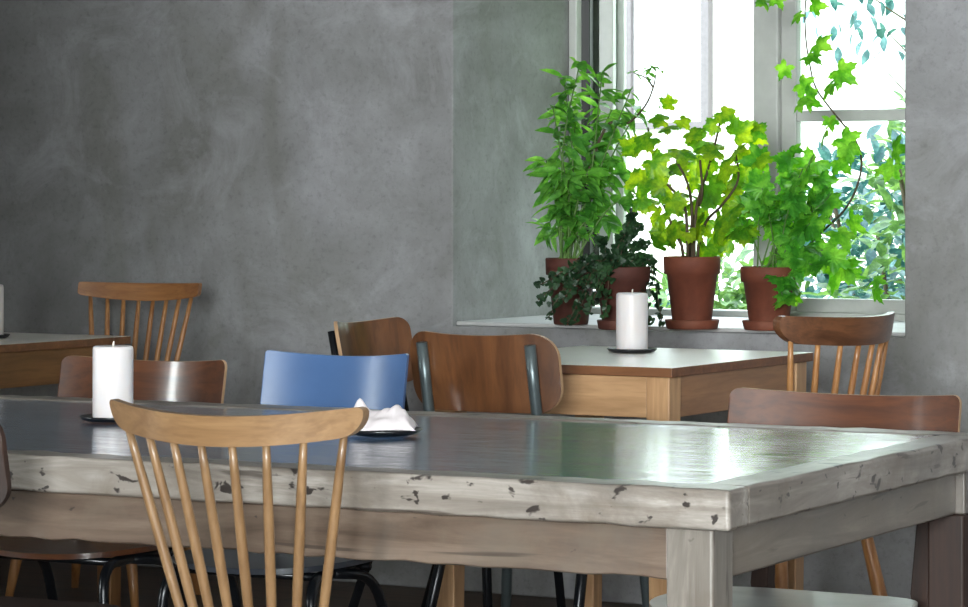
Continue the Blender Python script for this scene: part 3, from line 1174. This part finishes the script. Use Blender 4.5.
# 4 lobed-leaf plant with a climbing vine
x4 = at_h(769, 326, SILL + .01)
P4 = thing('potted_plant', 'bushy plant in the rightmost pot, a long vine climbing past the window bar', 'plant', (x4[0], x4[1], SILL + .0085), 0, 'potted plants on the sill')
pot(P4, .078, .165, 'pot_a')
saucer('terracotta saucer under the rightmost pot', x4, .074, 'pot_a')
D4 = (EYE - SILL - .01) * FPX / (326 - HOR)
r4 = random.Random(5)
L, st = Leaves(), bmesh.new()
for k in range(26):
    tx, ty = r4.choice([(748, 215), (760, 190), (775, 180), (790, 185), (806, 195), (818, 215), (826, 240), (838, 262), (815, 255), (800, 225), (770, 215), (785, 205), (755, 240), (805, 268), (790, 290), (840, 215), (828, 190), (850, 240), (812, 165), (795, 160)])
    tx += r4.uniform(-9, 9)
    ty += r4.uniform(-9, 9)
    e = at3(tx, ty, D4 + r4.uniform(-.12, .06)) - P4.location
    b = Vector((r4.uniform(-.04, .04), r4.uniform(-.04, .04), .145))
    m = b.lerp(e, .5) + Vector((0, 0, .03))
    path = smooth_path([b, m, e], 6)
    tube(st, path, [.0026 - .00008 * q for q in range(len(path))], 6)
    for q in (6, 8, 9, 10, 11, 12):
        pp = path[min(q, len(path) - 1)]
        a = rv(r4)
        L.lobed(pp, a + Vector((0, -.3, -.2)), Vector((r4.uniform(-.6, .6), -.8, r4.uniform(.2, 1))), r4.uniform(.03, .056), 5, .4, .3)
obj('stem', st, 'green_stem', P4)
L.build('foliage', 'leaf4', P4)
vine_px = [(792, 262), (822, 232), (846, 208), (859, 180), (861, 155), (852, 135), (843, 124), (830, 108), (816, 88), (810, 66), (806, 40), (805, 12), (807, -25), (800, -60)]
vine = smooth_path([at3(a, b, D4 + .1 + .012 * k) - P4.location for k, (a, b) in enumerate(vine_px)], 5)
vine[0] = Vector((.01, 0, .15))
bm = bmesh.new()
tube(bm, vine, [.0034 - .00002 * k for k in range(len(vine))], 7)
V4 = obj('vine', bm, 'stem', P4)
L = Leaves()
for (a, b, s_, tw) in ((812, 4, 11, 0), (800, 14, 9, 1), (786, 66, 10, 1), (800, 84, 12, 0), (816, 44, 13, 0), (808, 56, 11, 1), (838, 70, 15, 0), (832, 84, 12, 1), (806, 96, 13, 0), (798, 104, 11, 1), (826, 130, 14, 0), (842, 138, 15, 0), (848, 146, 12, 1), (815, 162, 19, 0), (838, 160, 13, 0), (804, 170, 15, 1), (820, 178, 14, 0), (893, 150, 14, 0), (893, 165, 12, 1), (880, 168, 9, 0), (850, 220, 14, 0), (838, 232, 15, 1), (842, 262, 20, 0), (850, 275, 14, 1), (818, 203, 14, 0), (875, 290, 10, 0), (874, 280, 9, 1), (766, 2, 12, 0), (775, -4, 10, 1), (760, 130, 14, 0), (764, 160, 16, 0), (790, 150, 10, 1), (830, 118, 9, 0)):
    pp = at3(a, b, D4 + .1 + r4.uniform(-.05, .05)) - P4.location
    L.lobed(pp, Vector((r4.uniform(-.9, .9), -.2, r4.uniform(-.9, .2))), Vector((r4.uniform(-.9, .9), -.8, r4.uniform(-.2, 1.1))), s_ * D4 / FPX * 1.4, 5, .45, .35)
L.build('vine_leaves', 'leaf4', P4)

# ------------------------------------------------------------------ daylight
W = bpy.data.worlds.new('overcast_sky')
S.world = W
W.use_nodes = True
nt = W.node_tree
bg = nt.nodes['Background']
tc = nt.nodes.new('ShaderNodeTexCoord')
sp = nt.nodes.new('ShaderNodeSeparateXYZ')
rp = nt.nodes.new('ShaderNodeValToRGB')
nt.links.new(tc.outputs['Generated'], sp.inputs[0])
nt.links.new(sp.outputs[2], rp.inputs[0])
rp.color_ramp.elements[0].position = 0
rp.color_ramp.elements[0].color = (.74, .87, .92, 1)
rp.color_ramp.elements[1].position = .6
rp.color_ramp.elements[1].color = (.78, .91, 1, 1)
nt.links.new(rp.outputs[0], bg.inputs[0])
bg.inputs[1].default_value = 5.6


def portal(loc, rot, sx, sz):
    l = bpy.data.lights.new('window_portal', 'AREA')
    l.shape = 'RECTANGLE'
    l.size, l.size_y = sx, sz
    l.cycles.is_portal = True
    o = bpy.data.objects.new('window_portal', l)
    C.objects.link(o)
    o.location = loc
    o.rotation_euler = rot


portal(((NL + NR) / 2, WF + .16, (NZ + NT_) / 2), (R(-90), 0, 0), NR - NL, NT_ - NZ)


def daylight(loc, rot, sx, sz, watts, col):
    """sun-bright yard outside a window behind the camera: the light that enters through the opening"""
    l = bpy.data.lights.new('window_daylight', 'AREA')
    l.shape = 'RECTANGLE'
    l.size, l.size_y = sx, sz
    l.energy = watts
    l.color = col
    o = bpy.data.objects.new('window_daylight', l)
    C.objects.link(o)
    o.location = loc
    o.rotation_euler = rot


for h, p in zip(REAR, (860,)):
    daylight(((h[0] + h[1]) / 2, YR - .42, (h[2] + h[3]) / 2), (R(90), 0, 0), h[1] - h[0], h[3] - h[2], p, (.95, .97, 1))
for h, p in zip(SIDE, (130,)):
    daylight((XR + .42, (h[0] + h[1]) / 2, (h[2] + h[3]) / 2), (R(90), 0, R(90)), h[1] - h[0], h[3] - h[2], p, (.97, .98, 1))

for h in WEST:
    daylight((XL - .42, (h[0] + h[1]) / 2, (h[2] + h[3]) / 2), (R(90), 0, R(-90)), h[1] - h[0], h[3] - h[2], 150, (.98, .99, 1))

# ------------------------------------------------------------------ camera and view
cd = bpy.data.cameras.new('camera')
co = bpy.data.objects.new('camera', cd)
C.objects.link(co)
co.location = (0, 0, EYE)
co.rotation_euler = (R(90), 0, YAW)
cd.sensor_width = 36
cd.lens = FPX / 968 * 36
cd.shift_y = -(303.5 - HOR) / 968
cd.clip_start = .05
S.camera = co

S.view_settings.view_transform = 'Standard'
S.view_settings.look = 'None'
S.view_settings.gamma = 1
S.view_settings.exposure = 0.9
S.view_settings.use_curve_mapping = False
S.cycles.use_denoising = True
S.cycles.max_bounces = 10
S.cycles.diffuse_bounces = 5
S.cycles.transparent_max_bounces = 12
S.cycles.sample_clamp_indirect = 8
